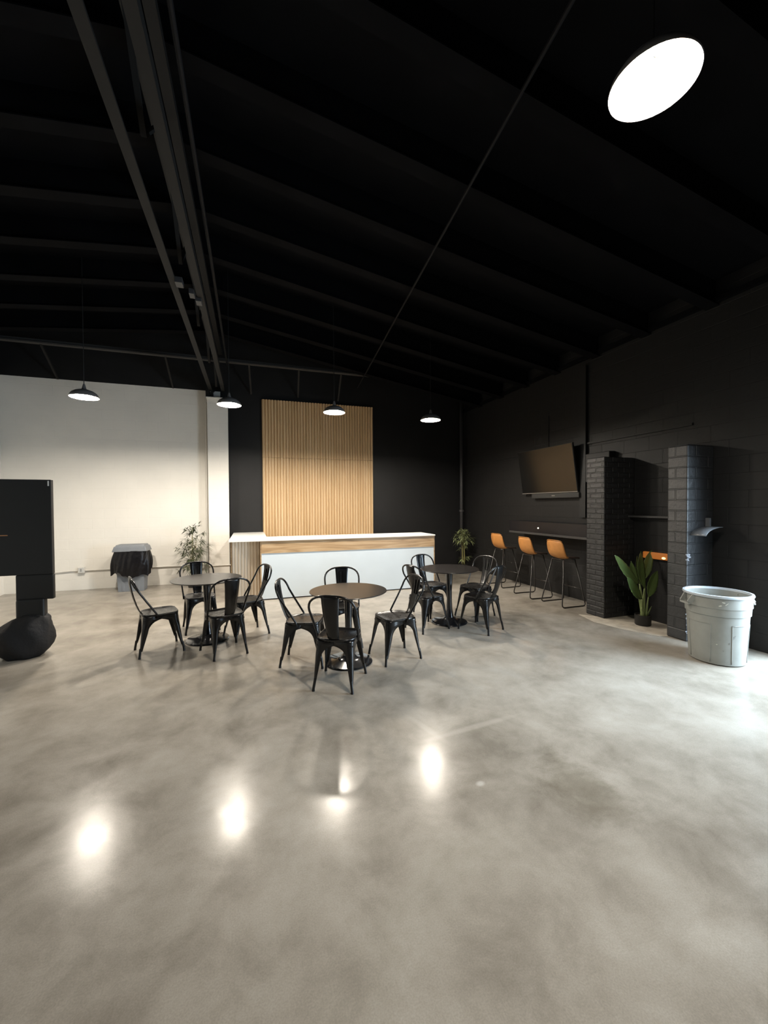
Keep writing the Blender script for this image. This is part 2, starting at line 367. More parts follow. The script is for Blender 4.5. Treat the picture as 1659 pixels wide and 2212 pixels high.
# pilaster (white front, black right side)
b = new(); box(b, (-.84, 9.15, 0), (-.435, 9.4, 3.9), 0); box(b, (-.435, 9.152, 0), (-.42, 9.4, 3.9), 1); box(b, (-.86, 9.13, 3.9), (-.41, 9.4, 3.93), 0)
tag(link('pilaster', b, [WHITE, BLACKX]), 'white painted pilaster against the back wall under the roof girder', 'pillar')
b = new(); tube(b, [(-.885, 9.36, .03), (-.885, 9.36, 3.86)], .02, 10)
tag(link('conduit_pipe', b, PWHITE, smooth=True), 'white vertical conduit running up the left side of the pilaster', 'pipe')
b = new(); tube(b, [(-3.62, 9.375, .365), (-3.35, 9.375, .385), (-.87, 9.375, .385)], .014, 8); tube(b, [(-.84, 9.135, .385), (-.36, 9.135, .385)], .012, 8)
tag(link('conduit_pipe', b, PWHITE, smooth=True), 'white horizontal conduit low along the white wall', 'pipe')
def outlet(x, y, z, label, s=1):
    t = thing('outlet_box', label, 'outlet', (x, y, z))
    b = new(); box(b, (-.055*s, -.05, -.06*s), (.055*s, 0, .06*s)); link('box', b, PWHITE, t, mods=[BEV(.006)])
    b = new(); box(b, (-.045*s, -.056, -.05*s), (.045*s, -.05, .05*s)); f = link('cover_plate', b, M('outlet_plate', (.6, .6, .58), .4), t)
    b = new()
    box(b, (-.012, -.058, -.03), (.012, -.056, .03))
    link('socket', b, M('socket_grey', (.3, .3, .29), .5), t)
outlet(-3.18, 9.39, .395, 'white outlet box on the low conduit left of the grey bin')
outlet(-1.0, 9.39, .36, 'white outlet box on the low conduit behind the bamboo plant', .8)
b = new(); box(b, (-.87, 9.18, 3.935), (-.80, 9.38, 4.08)); box(b, (-.77, 9.2, 3.935), (-.73, 9.38, 4.09)); obox(b, (-.85, 9.2, 3.94), (-.7, 9.2, 4.07), .02, .02)
tag(link('beam_bracket', b, STEEL), 'small rough steel bracket on top of the white pilaster', 'bracket')

# brick piers on the right
b = new(); box(b, (4.78, 4.42, 0), (XR, 4.74, 2.32)); 
o = link('brick_pier', b, BRICK, mods=[BEV(.012, 2)]); tag(o, 'black painted brick pier nearest the bar stools', 'pillar')
b = new(); box(b, (4.90, 3.36, 0), (XR, 3.6, 2.35))
p2 = link('brick_pier', b, PIERB, mods=[BEV(.015, 2)]); tag(p2, 'black painted brick pier behind the big round grey bin', 'pillar')
random.seed(4)
def chips(zc, zr, n, s, nm):
    b = new()
    for i in range(n):
        c = Vector((4.90+random.uniform(-.004, .045), 3.36+random.uniform(-.006, .004), zc+random.uniform(-zr, zr)))
        r = s*random.uniform(.4, 1)
        bmesh.ops.create_icosphere(b, subdivisions=1, radius=r, matrix=Matrix.Translation(c) @ Matrix.Diagonal((1.2, .5, .7, 1)))
    for v in b.verts: v.co += Vector([random.uniform(-.004, .004) for _ in range(3)])
    o = link(nm, b, CHIPM, p2); o['label'] = 'chipped pale masonry'; o['kind'] = 'stuff'; return o
chips(1.0, .045, 16, .018, 'chipped_patch'); chips(.27, .17, 22, .016, 'chipped_patch')
# ledge in alcove
b = new(); box(b, (5.23, 3.6, 1.45), (XR, 4.42, 1.475)); tag(link('wall_ledge', b, BARL), 'thin dark ledge on the alcove wall above the broad leaved plant', 'shelf')
b = new(); box(b, (5.22, 4.74, 2.0), (XR, 5.20, 2.46)); tag(link('wall_box', b, M('flat_black_box', (.006, .006, .0065), .6), mods=[BEV(.01)]), 'black wall box just above the brick pier beside the television', 'box')
# amber strip given its own glow and a brighter spot, object unidentified
t = thing('amber_strip', 'glowing amber strip low in the alcove behind the plant', 'wall light', (5.33, 4.04, .925))
b = new(); box(b, (-.05, -.19, -.045), (0, .19, .045)); link('amber_strip_glow', b, AMBER, t, mods=[BEV(.01)])
b = new(); bmesh.ops.create_uvsphere(b, u_segments=12, v_segments=8, radius=.02, matrix=Matrix.Translation((-.055, -.12, -.018)) @ Matrix.Diagonal((.5, 1.4, .8, 1))); link('bright_spot', b, AMBH, t, 'all')
b = new(); box(b, (-.02, -.21, -.06), (.02, .21, -.045)); link('under_bar', b, STEEL, t)
# hood
t = thing('wall_hood', 'curved grey metal hood on the brick pier above the round bin', 'hood', (5.23, 3.28, 1.255))
b = new(); rows = []
for i in range(9):
    a = i/8*R(82); rows.append([(-.29*sin(a), y, .115*cos(a)) for y in (-.10, .078)])
grid(b, rows)
link('canopy', b, HOODM, t, 'all', mods=[('SOLIDIFY', dict(thickness=.006))])
b = new(); box(b, (-.025, .03, .10), (0, .078, .215)); link('bracket', b, HOODM, t)
# ------------------------------------------------------------------ reeded wall panel
t = thing('slatted_wall_panel', 'tall golden oak slatted panel on the black wall behind the counter', 'wall panel', (.26, 9.35, 0))
def reeds(x0, x1, z0, z1, n, depth, seg=6, d0=.01):
    b = new(); pw = (x1-x0)/n; prof = [(x0, .02)]
    for i in range(n):
        for k in range(seg+1):
            a = pi*k/seg; prof.append((x0+pw*(i+.5)-pw*.40*cos(a), -depth*sin(a)**.7 if 0 < k < seg else 0))
    prof.append((x1, .02))
    lo = [b.verts.new((x, y, z0)) for x, y in prof]; hi = [b.verts.new((x, y, z1)) for x, y in prof]
    for i in range(len(prof)): b.faces.new((lo[i], lo[(i+1) % len(prof)], hi[(i+1) % len(prof)], hi[i]))
    b.faces.new(hi); b.faces.new(lo[::-1]); return b
link('reeded_board', reeds(0, 2.58, 0, 2.72, 40, .036), OAK, t, True)
link('reeded_board', reeds(0, 2.58, 2.726, 4.01, 40, .036), OAK, t, True)
b = new(); box(b, (-.006, .021, 0), (2.586, .048, 4.012)); link('backing', b, M('panel_backing', (.10, .07, .04), .6), t)

# ------------------------------------------------------------------ counter
t = thing('reception_counter', 'L-shaped reception counter with white front, oak band and white top', 'counter', (0, 7.25, 0))
b = new(); box(b, (-.36, -.02, 1.03), (3.48, .68, 1.055)); box(b, (-.36, .68, 1.03), (.28, 2.14, 1.055)); link('countertop', b, WTOP, t)
b = new(); box(b, (.17, 0, .02), (3.455, .02, .815)); link('front_panel', b, WPAN, t)
b = new(); box(b, (.17, -.006, .815), (3.455, .02, 1.03)); link('oak_band', b, BAND, t)
b = new(); box(b, (3.455, 0, 0), (3.475, .64, 1.03)); link('end_panel', b, BAND, t)
b = new(); box(b, (.15, .0, 0), (.17, .22, 1.03)); link('edge_trim', b, BAND, t)
b = new(); box(b, (.19, .06, 0), (3.44, .62, .02)); link('toe_kick', b, POT, t)
b = reeds(-.325, .15, 0, 1.03, 9, .015); 
for v in b.verts: v.co.y += .22
link('reeded_panel', b, OAKL, t, True)
b = new(); box(b, (-.34, .2, 0), (-.325, 2.14, 1.03)); link('side_panel', b, BAND, t)
b = new(); box(b, (.19, .62, 0), (3.44, .64, 1.02)); box(b, (.24, .64, 0), (.26, 2.14, 1.02)); link('back_panel', b, WPAN, t)

# ------------------------------------------------------------------ bistro chairs (forward = +X)
def chair(label):
    t = thing('metal_chair', label, 'chair', group='black metal bistro chairs')
    # seat
    def outline(s, z, dz=0):
        out = []
        for k in range(48):
            a = 2*pi*k/48; c, s_ = cos(a), sin(a)
            ex = 5.0 if c > 0 else 3.0
            r = (abs(c)**ex+abs(s_)**ex)**(-1/ex)
            out.append((.182*s*r*c, .182*s*r*s_, z))
        return out
    b = new(); rings = [outline(1.0, .432), outline(1.012, .447), outline(1.0, .456), outline(.95, .455), outline(.90, .449), outline(.55, .446), outline(.25, .445)]
    vr = [[b.verts.new(p) for p in r] for r in rings]
    for A_, B_ in zip(vr, vr[1:]):
        for k in range(48): b.faces.new((A_[k], A_[(k+1)%48], B_[(k+1)%48], B_[k]))
    b.faces.new(vr[-1]); b.faces.new(vr[0][::-1])
    link('seat', b, SEATM, t, 'all')
    # legs : pressed corner sheets merging in an arched apron
    for sx, fy in ((1, .205), (-1, .18)):
        for sy in (1, -1):
            rows = []
            zs = [.440, .425, .41, .398, .388, .375, .36, .345, .325, .30, .27, .23, .18, .13, .09, .075]
            for z in zs:
                q = (.44-z)/.44
                ox = .172+(.222-.172)*q**1.15; oy = .172+(fy-.172)*q**1.15
                if z > .392: w_ = ox+.002
                elif z > .275:
                    k = (.392-z)/(.392-.275); w_ = .172-.116*math.sqrt(max(0, 1-(1-k)**2))
                else:
                    k = (.275-z)/.2; w_ = .056-.034*k
                w_ = min(w_, ox+.002); r = min(.045, w_*.55)
                P = [(ox-w_, oy)]
                for i in range(7):
                    a = i/6*pi/2; P.append((ox-r+r*sin(a), oy-r+r*cos(a)))
                P.append((ox, oy-w_))
                # bow the middle out a little below the arch
                rows.append([(sx*x, sy*y_, z) for x, y_ in P])
            b = new(); grid(b, rows)
            lg = link('leg', b, CHAIR, t, True, mods=[('SOLIDIFY', dict(thickness=.004, offset=0))])
            b = new(); tube(b, [(sx*.205, sy*(fy-.016), .105), (sx*.217, sy*(fy-.003), .02), (sx*.218, sy*(fy-.002), 0)], [.013, .0125, .0145], 10)
            link('foot_cap', b, CHAIR, lg, True)
    # brace under the seat
    b = new(); obox(b, (-.165, -.165, .395), (.165, .165, .395), .022, .012); obox(b, (-.165, .165, .395), (.165, -.165, .395), .022, .012)
    link('brace', b, CHAIR, t)
    # hoop
    pts = [(-.03, -.192, .415), (-.055, -.194, .47), (-.145, -.203, .61), (-.213, -.212, .72)]
    for i in range(1, 16):
        a = pi*i/16
        e = 2.6
        c, s_ = cos(a), sin(a); r = (abs(c)**e+abs(s_)**e)**(-1/e)
        pts.append((-.213-.062*s_*r, -.212*c*r, .72+.145*s_*r))
    pts += [(-.213, .212, .72), (-.145, .203, .61), (-.055, .194, .47), (-.03, .192, .415)]
    b = new(); tube(b, pts, .0105, 10); link('backrest_hoop', b, CHAIR, t, 'all')
    # splat
    rows = []; prof = [(.866, -.276, .082), (.84, -.277, .080), (.80, -.275, .077), (.72, -.262, .072), (.64, -.243, .066), (.56, -.219, .060), (.50, -.196, .056), (.465, -.178, .053), (.452, -.160, .05)]
    for z, x, hw in prof: rows.append([(x-.012*(1-(u/1)**2), hw*u, z) for u in (-1, -.6, -.2, .2, .6, 1)])
    b = new(); grid(b, rows)
    for v in b.verts: pass
    link('splat', b, CHAIR, t, 'all', mods=[('SOLIDIFY', dict(thickness=.004, offset=0))])
    b = new()
    fr = [(.028, .815), (-.028, .815), (-.022, .66), (.022, .66)]
    for sd in (.0045,):
        for i in range(4):
            (y0, z0), (y1, z1) = fr[i], fr[(i+1) % 4]
            xa = -.2875 if z0 > .7 else -.2575; xb = -.2875 if z1 > .7 else -.2575
            obox(b, (xa+sd+.001, y0, z0), (xb+sd+.001, y1, z1), .006, .008, (1, 0, 0))
    link('embossed_frame', b, CHAIR, t)
    return t
CH = [
 ((-1.01, 5.145), 20, 'black metal chair left of the left table, backrest toward the grey bin'),
 ((-.66, 5.87), -75, 'black metal chair behind the left table, in front of the bamboo plant'),
 ((-.295, 4.84), 110.6, 'black metal chair in front of the left table with its back to the viewer'),
 ((-.06, 5.42), 202.8, 'black metal chair right of the left table, before the slatted counter end'),
 ((.53, 4.27), -19, 'black metal chair at the left side of the middle table'),
 ((.77, 3.655), 62, 'black metal chair nearest the viewer, in front of the middle table'),
 ((1.04, 4.69), -99, 'black metal chair behind the middle table, against the white counter front'),
 ((1.475, 4.07), 188.4, 'black metal chair at the right side of the middle table'),
 ((2.215, 4.88), 17.5, 'black metal chair at the left side of the right table, overlapped by another backrest'),
 ((2.59, 5.51), -76, 'black metal chair behind the right table at its left, near the counter end'),
 ((3.14, 5.167), 200.6, 'black metal chair behind the right table at its right, toward the bar stools'),
 ((2.88, 4.60), 115.7, 'black metal chair at the right front of the right table'),
]
c0 = chair(CH[0][2])
for i, ((x, y), a, lab) in enumerate(CH):
    if i == 0: c0.location = (x, y, 0); c0.rotation_euler = (0, 0, R(a))
    else: dup(c0, (x, y, 0), R(a), lab)

# ------------------------------------------------------------------ tables
def table(loc, label):
    t = thing('pedestal_table', label, 'table', loc, group='round pedestal tables')
    b = new(); lathe(b, [(0, .734), (.36, .734), (.398, .744), (.405, .750), (.402, .7555), (0, .756)], 72); link('tabletop', b, TTOP, t, True)
    b = new(); lathe(b, [(0, .733), (.10, .733), (.10, .725), (.058, .715), (.05, .68), (.043, .58), (.037, .45), (.036, .32), (.042, .2), (.055, .11), (.066, .07), (.05, .05), (0, .05)], 36); link('pedestal_stem', b, TBASE, t, True)
    b = new(); lathe(b, [(0, .0), (.243, .0), (.25, .008), (.243, .018), (.20, .028), (.13, .042), (.09, .055), (.068, .078), (0, .078)], 56); link('base', b, TBASE, t, True)
    return t
t0 = table((-.52, 5.36, 0), 'round dark pedestal table, leftmost of the three, in front of the bamboo plant')
dup(t0, (.965, 4.10, 0), 0, 'round dark pedestal table in the middle, nearest the viewer')
dup(t0, (2.63, 5.02, 0), 0, 'round black pedestal table, rightmost of the three, past the counter end')

# ------------------------------------------------------------------ bar ledge and stools
t = thing('bar_ledge', 'black wall-mounted bar ledge running behind the tan stools', 'bar counter', (4.97, 0, 0))
b = new(); box(b, (0, 4.75, 1.12), (.02, 6.87, 1.30)); link('fascia', b, BAR, t)
b = new(); box(b, (.0, 4.75, 1.30), (.378, 6.87, 1.32)); link('top_board', b, BAR, t)
b = new(); box(b, (-.02, 4.75, 1.085), (.378, 6.87, 1.12)); link('lower_board', b, BARL, t)
b = new(); box(b, (.0, 6.87, 1.085), (.378, 6.885, 1.32)); link('end_board', b, BAR, t)
b = new(); bmesh.ops.create_uvsphere(b, u_segments=12, v_segments=8, radius=.013, matrix=Matrix.Translation((-.003, 6.03, 1.21)))  # small white dot on the fascia with its own glow
k = link('white_dot', b, emit('dot_glow', (1, .93, .7), 3), t); k['label'] = 'tiny glowing white dot'
def stool(label, loc, rz):
    t = thing('bar_stool', label, 'bar stool', loc, rz, 'tan bar stools at the bar ledge')
    def surf(prof, curl):
        rows = []
        for x, z, hw, cx, cz, rnd in prof:
            rows.append([(x+cx*u*u, hw*u, z+cz*u*u-rnd*abs(u)**6) for u in [k/6 for k in range(-6, 7)]])
        b = new(); grid(b, rows); return b
    b = surf([(-.195, 1.055, .165, .03, 0, .03), (-.20, 1.03, .178, .035, 0, .012), (-.195, .97, .188, .04, 0, 0), (-.183, .90, .192, .045, 0, 0), (-.16, .84, .192, .045, .006, 0), (-.125, .795, .186, .03, .012, 0), (-.08, .768, .178, .01, .02, 0), (-.03, .756, .172, 0, .03, 0)], 0)
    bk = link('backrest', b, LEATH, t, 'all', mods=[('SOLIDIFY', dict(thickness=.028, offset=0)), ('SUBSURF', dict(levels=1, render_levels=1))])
    b = new(); tube(b, [(-.20+.035*(u/6)**2-.012, .17*u/6, 1.062-.022*abs(u/6)**6) for u in range(-6, 7)], .006, 6); link('piping', b, LEATH, bk, 'all')
    b = surf([(-.05, .764, .172, 0, .03, 0), (.02, .758, .185, 0, .028, 0), (.10, .762, .188, 0, .02, 0), (.17, .766, .18, 0, .01, 0), (.215, .757, .165, -.03, 0, 0)], 0)
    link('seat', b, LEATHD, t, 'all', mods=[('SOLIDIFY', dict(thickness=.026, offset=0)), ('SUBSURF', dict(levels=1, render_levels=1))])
    for s in (-1, 1):
        b = new(); tube(b, fillet([(-.10, s*.13, .745), (-.235, s*.24, .009), (.235, s*.24, .009), (.12, s*.13, .745)], .06), .0095, 9)
        lg = link('leg', b, ROD, t, 'all')
        b = new()
        for x in (-.17, .17): lathe(b, [(0, 0), (.011, 0), (.011, .006), (0, .006)], 8, (x, s*.24, -.001))
        link('foot_pad', b, POT, lg)
    b = new(); tube(b, [(.195, -.192, .27), (.195, .192, .27)], .009, 8); link('footrest', b, ROD, t, 'all')
    b = new(); tube(b, [(-.10, -.13, .742), (-.10, .13, .742)], .008, 8); tube(b, [(.12, -.13, .742), (.12, .13, .742)], .008, 8); link('crossbar', b, ROD, t, 'all')
    return t
s0 = stool('tan leather bar stool closest to the brick pier', (4.87, 5.31, 0), 0)
dup(s0, (4.80, 5.97, 0), R(-2), 'middle one of the three tan leather bar stools')
dup(s0, (4.86, 6.93, 0), R(2), 'tan leather bar stool farthest from the brick pier, near the bamboo')

# ------------------------------------------------------------------ television
t = thing('television', 'large flat television tilted down on the black wall above the bar', 'television', (5.2, 6.13, 2.27))
t.rotation_euler = (0, R(-8.6), 0)
W2, H2 = .725, .418
b = new(); box(b, (0, -W2, -H2), (.035, W2, H2)); link('bezel', b, TVB, t, mods=[BEV(.004)])
b = new(); box(b, (-.003, -W2+.008, -H2+.014), (0, W2-.008, H2-.008)); link('screen', b, SCR, t)
b = new(); box(b, (-.006, -W2, -H2-.004), (.02, W2, -H2+.008)); link('bottom_strip', b, ALU, t)
b = new(); box(b, (.035, -.2, -.2), (.07, .2, .2)); obox(b, (.06, -.12, .05), (.16, -.12, .03), .03, .03); obox(b, (.06, .12, .05), (.16, .12, .03), .03, .03); link('wall_mount', b, STEEL, t)
t = thing('block', 'slim dark soundbar on the wall under the television', 'block', (5.30, 5.98, 1.80))  # slim dark box under the television, with a small pale dash
b = new(); box(b, (-.04, -.60, -.045), (.05, .60, .045)); link('body', b, M('block_dark', (.022, .021, .019), .7), t, mods=[BEV(.012, 3)])
b = new(); box(b, (-.044, -.04, -.006), (-.04, .04, .006)); link('pale_dash', b, ALU, t)
b = new(); tube(b, [(5.335, 6.2, 2.68), (5.335, 6.2, 3.3)], .006, 6); tag(link('television_cable', b, POT), 'thin black cable rising up the wall above the television', 'cable')

# ------------------------------------------------------------------ pendants
def pendant(label, loc, z):
    t = thing('pendant_lamp', label, 'lamp', (loc[0], loc[1], z), group='dome pendant lamps')
    b = new(); lathe(b, [(.178, 0), (.180, .006), (.172, .03), (.15, .062), (.11, .09), (.06, .108), (.03, .118), (.022, .15), (.012, .19), (.0, .195)], 48); link('lamp_shade', b, SHADEO, t, 'all')
    b = new(); lathe(b, [(.1765, .002), (.167, .03), (.145, .058), (.105, .084), (.05, .10), (0, .104)], 48); link('reflector', b, SHADEI, t, 'all')
    b = new(); lathe(b, [(0, .030), (.094, .030), (.100, .034), (.100, .05), (0, .05)], 48); link('diffuser', b, DIFF, t)
    b = new(); tube(b, [(-.095+.02*cos(a), -.10+.02*sin(a), .003) for a in [R(10*i+20) for i in range(0, 22)]], .0022, 6); link('clip', b, CLIPM, t)
    b = new(); tube(b, [(0, 0, 0), (0, 0, 1)], .005, 6); k = link('cord', b, POT, t); k.location.z = .19; k.scale.z = roofz(loc[0])-z-.19
    return t
L0 = pendant('dome pendant lamp hanging in front of the white wall', (-2.23, 6.78), 3.20)
def pend(x, y, z, lab):
    r = dup(L0, (x, y, z), 0, lab)
    for c in r.children:
        if c.name.startswith('cord'): c.scale.z = roofz(x)-z-.19
    return r
pend(-.30, 6.72, 3.22, 'dome pendant lamp hanging beside the white pilaster')
pend(1.34, 6.62, 3.19, 'dome pendant lamp hanging in front of the slatted oak panel')
pend(3.12, 6.66, 3.18, 'dome pendant lamp hanging before the bare black wall, rightmost of the far row')
pend(1.735, 1.352, 3.53, 'big bright dome pendant lamp close overhead at the upper right')

# ------------------------------------------------------------------ bins
t = thing('round_trash_bin', 'large round pale grey plastic bin at the right edge', 'trash bin', (4.67, 2.89, 0), R(-20))
Hh, rt, rb = .715, .292, .238
def rr(z): return rb+(rt-.018-rb)*z/Hh
b = new(); lathe(b, [(0, .012), (rb-.02, .0), (rb, .012), (rr(.50), .50), (rr(.50)+.010, .506), (rr(.58)+.010, .58), (rr(.58)+.018, .586), (rt-.012, .70), (rt-.022, .70), (rr(.5)-.008, .5), (rb-.012, .03), (0, .03)], 56)
bd = link('bin_body', b, GREYP, t, True)
b = new(); lathe(b, [(rt-.024, .695), (rt+.002, .692), (rt+.006, .702), (rt+.002, .716), (rt-.018, .718), (rt-.024, .695)], 56); link('rim', b, GREYRIM, t, True)
for s in (0, 1):
    a0 = R(178) if s == 0 else R(-2)
    b = new(); d = Vector((cos(a0), sin(a0), 0)); n_ = Vector((-sin(a0), cos(a0), 0)); 
    for k in (-1, 1):
        obox(b, d*(rt-.02)+n_*k*.065+Vector((0, 0, .685)), d*(rt+.032)+n_*k*.055+Vector((0, 0, .605)), .012, .05)
    obox(b, d*(rt+.034)-n_*.066+Vector((0, 0, .60)), d*(rt+.034)+n_*.066+Vector((0, 0, .60)), .022, .02)
    link('handle', b, GREYP, t, mods=[BEV(.004)])
# recessed panel outlines (moulded ridges)
b = new()
for az in (-75, 15, 105, 195):
    pts = []
    for (da, z) in ((-24, .03), (-26, .42), (26, .42), (24, .03)): pts.append((R(az+da), z))
    poly = []
    for (a1, z1), (a2, z2) in zip(pts, pts[1:]):
        for i in range(9):
            q = i/8; a = a1+(a2-a1)*q; z = z1+(z2-z1)*q; r = rr(z)+.001; poly.append((r*cos(a), r*sin(a), z))
    tube(b, poly, .0035, 6)
link('moulded_ridge', b, GREYP, t, 'all')
def patch(b, az, z, w_, h_, tilt):
    pts = []
    for i in range(10):
        a = 2*pi*i/10; u = w_*cos(a)*random.uniform(.7, 1.1); v = h_*sin(a)*random.uniform(.7, 1.1)
        u, v = u*cos(tilt)-v*sin(tilt), u*sin(tilt)+v*cos(tilt); zz = z+v
        r = rr(zz)+.0015+(.010 if .5 < zz < .58 else .016 if zz >= .58 else 0); aa = R(az)+u/r; pts.append(b.verts.new((r*cos(aa), r*sin(aa), zz)))
    b.faces.new(pts)
b = new(); patch(b, -97, .30, .007, .03, -.6); patch(b, -104, .24, .008, .008, 0); patch(b, -116, .16, .006, .008, 0)
sc = link('scuff_mark', b, SCUFF, t, mods=[('SOLIDIFY', dict(thickness=.001))]); sc['label'] = 'dark scuff marks'
b = new(); patch(b, -118, .655, .016, .006, -.2); patch(b, -123, .62, .016, .007, .3); patch(b, -113, .64, .004, .02, -.8); patch(b, -128, .22, .006, .006, 0)
sc = link('scrape_mark', b, SCRAP, t, mods=[('SOLIDIFY', dict(thickness=.001))]); sc['label'] = 'pale scrape marks'

t = thing('lined_trash_bin', 'slim grey lidded bin with black liner against the white wall', 'trash bin', (-2.21, 9.0, 0), R(-2))
def taper(b, w0, d0, z0, w1, d1, z1, mi=0):
    v = [b.verts.new((sx*w0/2, sy*d0/2, z0)) for sx, sy in ((-1,-1),(1,-1),(1,1),(-1,1))]+[b.verts.new((sx*w1/2, sy*d1/2, z1)) for sx, sy in ((-1,-1),(1,-1),(1,1),(-1,1))]
    for f in ((0,3,2,1),(4,5,6,7),(0,1,5,4),(1,2,6,5),(2,3,7,6),(3,0,4,7)): b.faces.new([v[i] for i in f])
b = new(); taper(b, .44, .24, 0, .50, .30, .76)
for x in (-.13, 0, .13): box(b, (x-.02, -.128, .01), (x+.02, -.12, .4))
link('bin_body', b, GREYS, t, mods=[BEV(.015, 3)])
ld = new(); taper(ld, .60, .38, .775, .53, .33, .88); 
lid = link('lid', ld, GREYS, t, mods=[BEV(.015, 3)])
b = new(); taper(b, .50, .28, .88, .47, .26, .905); box(b, (-.2, -.09, .905), (.2, .09, .908)); link('lid_opening', b, M('lid_inner', (.17, .185, .2), .5), lid, mods=[BEV(.008, 2)])
random.seed(11); b = new(); rows = []; n = 72
hem = [random.uniform(-.03, .03) for _ in range(n)]
for j in range(13):
    q = j/12; row = []
    for i in range(n+1):
        a = 2*pi*(i % n)/n; c, s_ = cos(a), sin(a); e = 4; r = (abs(c)**e+abs(s_)**e)**(-1/e)
        bul = .026+.024*sin(pi*min(1, q*1.05))+.012*q
        fold = .014*sin(a*8+2.5*sin(a*2)+q*3)*(.5+q)+.010*sin(a*19+3*sin(a*3)+q*4)*(.4+q)
        low = .33+.05*sin(a*2.0+.6)+.035*sin(a*5)+hem[i % n]*.6
        if c < -.55 and s_ < .2: low += -.03
        z = .79-(.79-low)*q
        x = (.255+bul+fold)*r*c*(1+.14*q*(1 if c < 0 else .2)); y_ = (.16+bul+fold)*r*s_
        row.append((x, y_, z+.006*sin(a*17)*q))
    rows.append(row)
grid(b, rows); bmesh.ops.remove_doubles(b, verts=b.verts[:], dist=1e-5)
lin = link('bin_liner', b, BAG, t, 'all', mods=[('SOLIDIFY', dict(thickness=.003)), ('SUBSURF', dict(levels=1, render_levels=1))]); lin['label'] = 'black plastic liner folded over the bin'

# ------------------------------------------------------------------ plants
def blade(b, p, d, L_, w_, droop):
    d = Vector(d).normalized(); s = d.cross(Vector((0, 0, 1)))
    if s.length < .1: s = Vector((1, 0, 0))
    s.normalize(); n_ = s.cross(d)
    pr_ = None; prev = []
    for q, ww in ((0, .15), (.3, 1), (.65, .75), (1, .03)):
        c = Vector(p)+d*L_*q+Vector((0, 0, -droop*L_*q*q))
        prev.append((b.verts.new(c-s*w_*ww/2+n_*w_*ww*.12), b.verts.new(c), b.verts.new(c+s*w_*ww/2+n_*w_*ww*.12)))
    for A_, B_ in zip(prev, prev[1:]):
        b.faces.new((A_[0], A_[1], B_[1], B_[0])); b.faces.new((A_[1], A_[2], B_[2], B_[1]))
def bamboo(label, loc, H_, seed, clusters, leafmat, nst, spread):
    random.seed(seed)
    t = thing('potted_bamboo', label, 'potted plant', loc)
    b = new(); lathe(b, [(0, 0), (.085, 0), (.105, .17), (.11, .18), (.098, .18), (.094, .155), (0, .155)], 28); link('pot', b, POT, t, True)
    b = new(); lathe(b, [(0, .156), (.09, .156), (.09, .16), (0, .162)], 20); link('soil', b, M('dark_soil', (.03, .022, .015), .9), t)
    b = new(); tops = []
    for i in range(nst):
        a = 2*pi*i/nst+random.random(); x, y_ = .03*cos(a), .03*sin(a); h = H_*random.uniform(.72, .97)
        x2, y2 = x+random.uniform(-spread, spread), y_+random.uniform(-spread, spread)*.5
        pts = [(x+(x2-x)*q**1.5, y_+(y2-y_)*q**1.5, .155+(h-.155)*q) for q in [k/8 for k in range(9)]]; tops.append(pts)
        tube(b, pts, [.0075-.005*k/8 for k in range(9)], 6)
    link('stem', b, STEMB, t, 'all')
    b = new()
    for (z0, z1, rad, cnt, down) in clusters:
        for k in range(cnt):
            z = random.uniform(z0, z1); pts = random.choice(tops); p = min(pts, key=lambda q: abs(q[2]-z)); a = random.uniform(0, 2*pi)
            rr_ = rad*math.sqrt(random.random()); c = Vector((p[0]+rr_*cos(a), p[1]+rr_*sin(a)*.8, z))
            tube(b, [p, c], [.002, .001], 4)
            for m_ in range(random.choice((5, 6, 7))):
                a2 = a+random.uniform(-1.3, 1.3); blade(b, c, (cos(a2), sin(a2), random.uniform(-.5, .9)-down), random.uniform(.08, .15), random.uniform(.013, .023), random.uniform(.1, .5))
    link('foliage', b, leafmat, t)
    return t
bamboo('potted bamboo plant against the white wall behind the left table', (-1.13, 8.92, 0), 1.30, 3,
       [(1.12, 1.30, .06, 14, -.5), (.9, 1.15, .13, 24, 0), (.68, .95, .23, 44, .1), (.45, .72, .19, 40, .2), (.32, .45, .27, 14, .3)], LEAFB, 6, .10)
bamboo('potted bamboo plant in the far dark corner beside the drain pipe', (4.98, 8.75, 0), 1.05, 8,
       [(.85, 1.05, .12, 26, 0), (.70, .92, .20, 34, .4), (.55, .72, .08, 6, .3), (.28, .36, .14, 8, .2)], LEAFP, 7, .05)
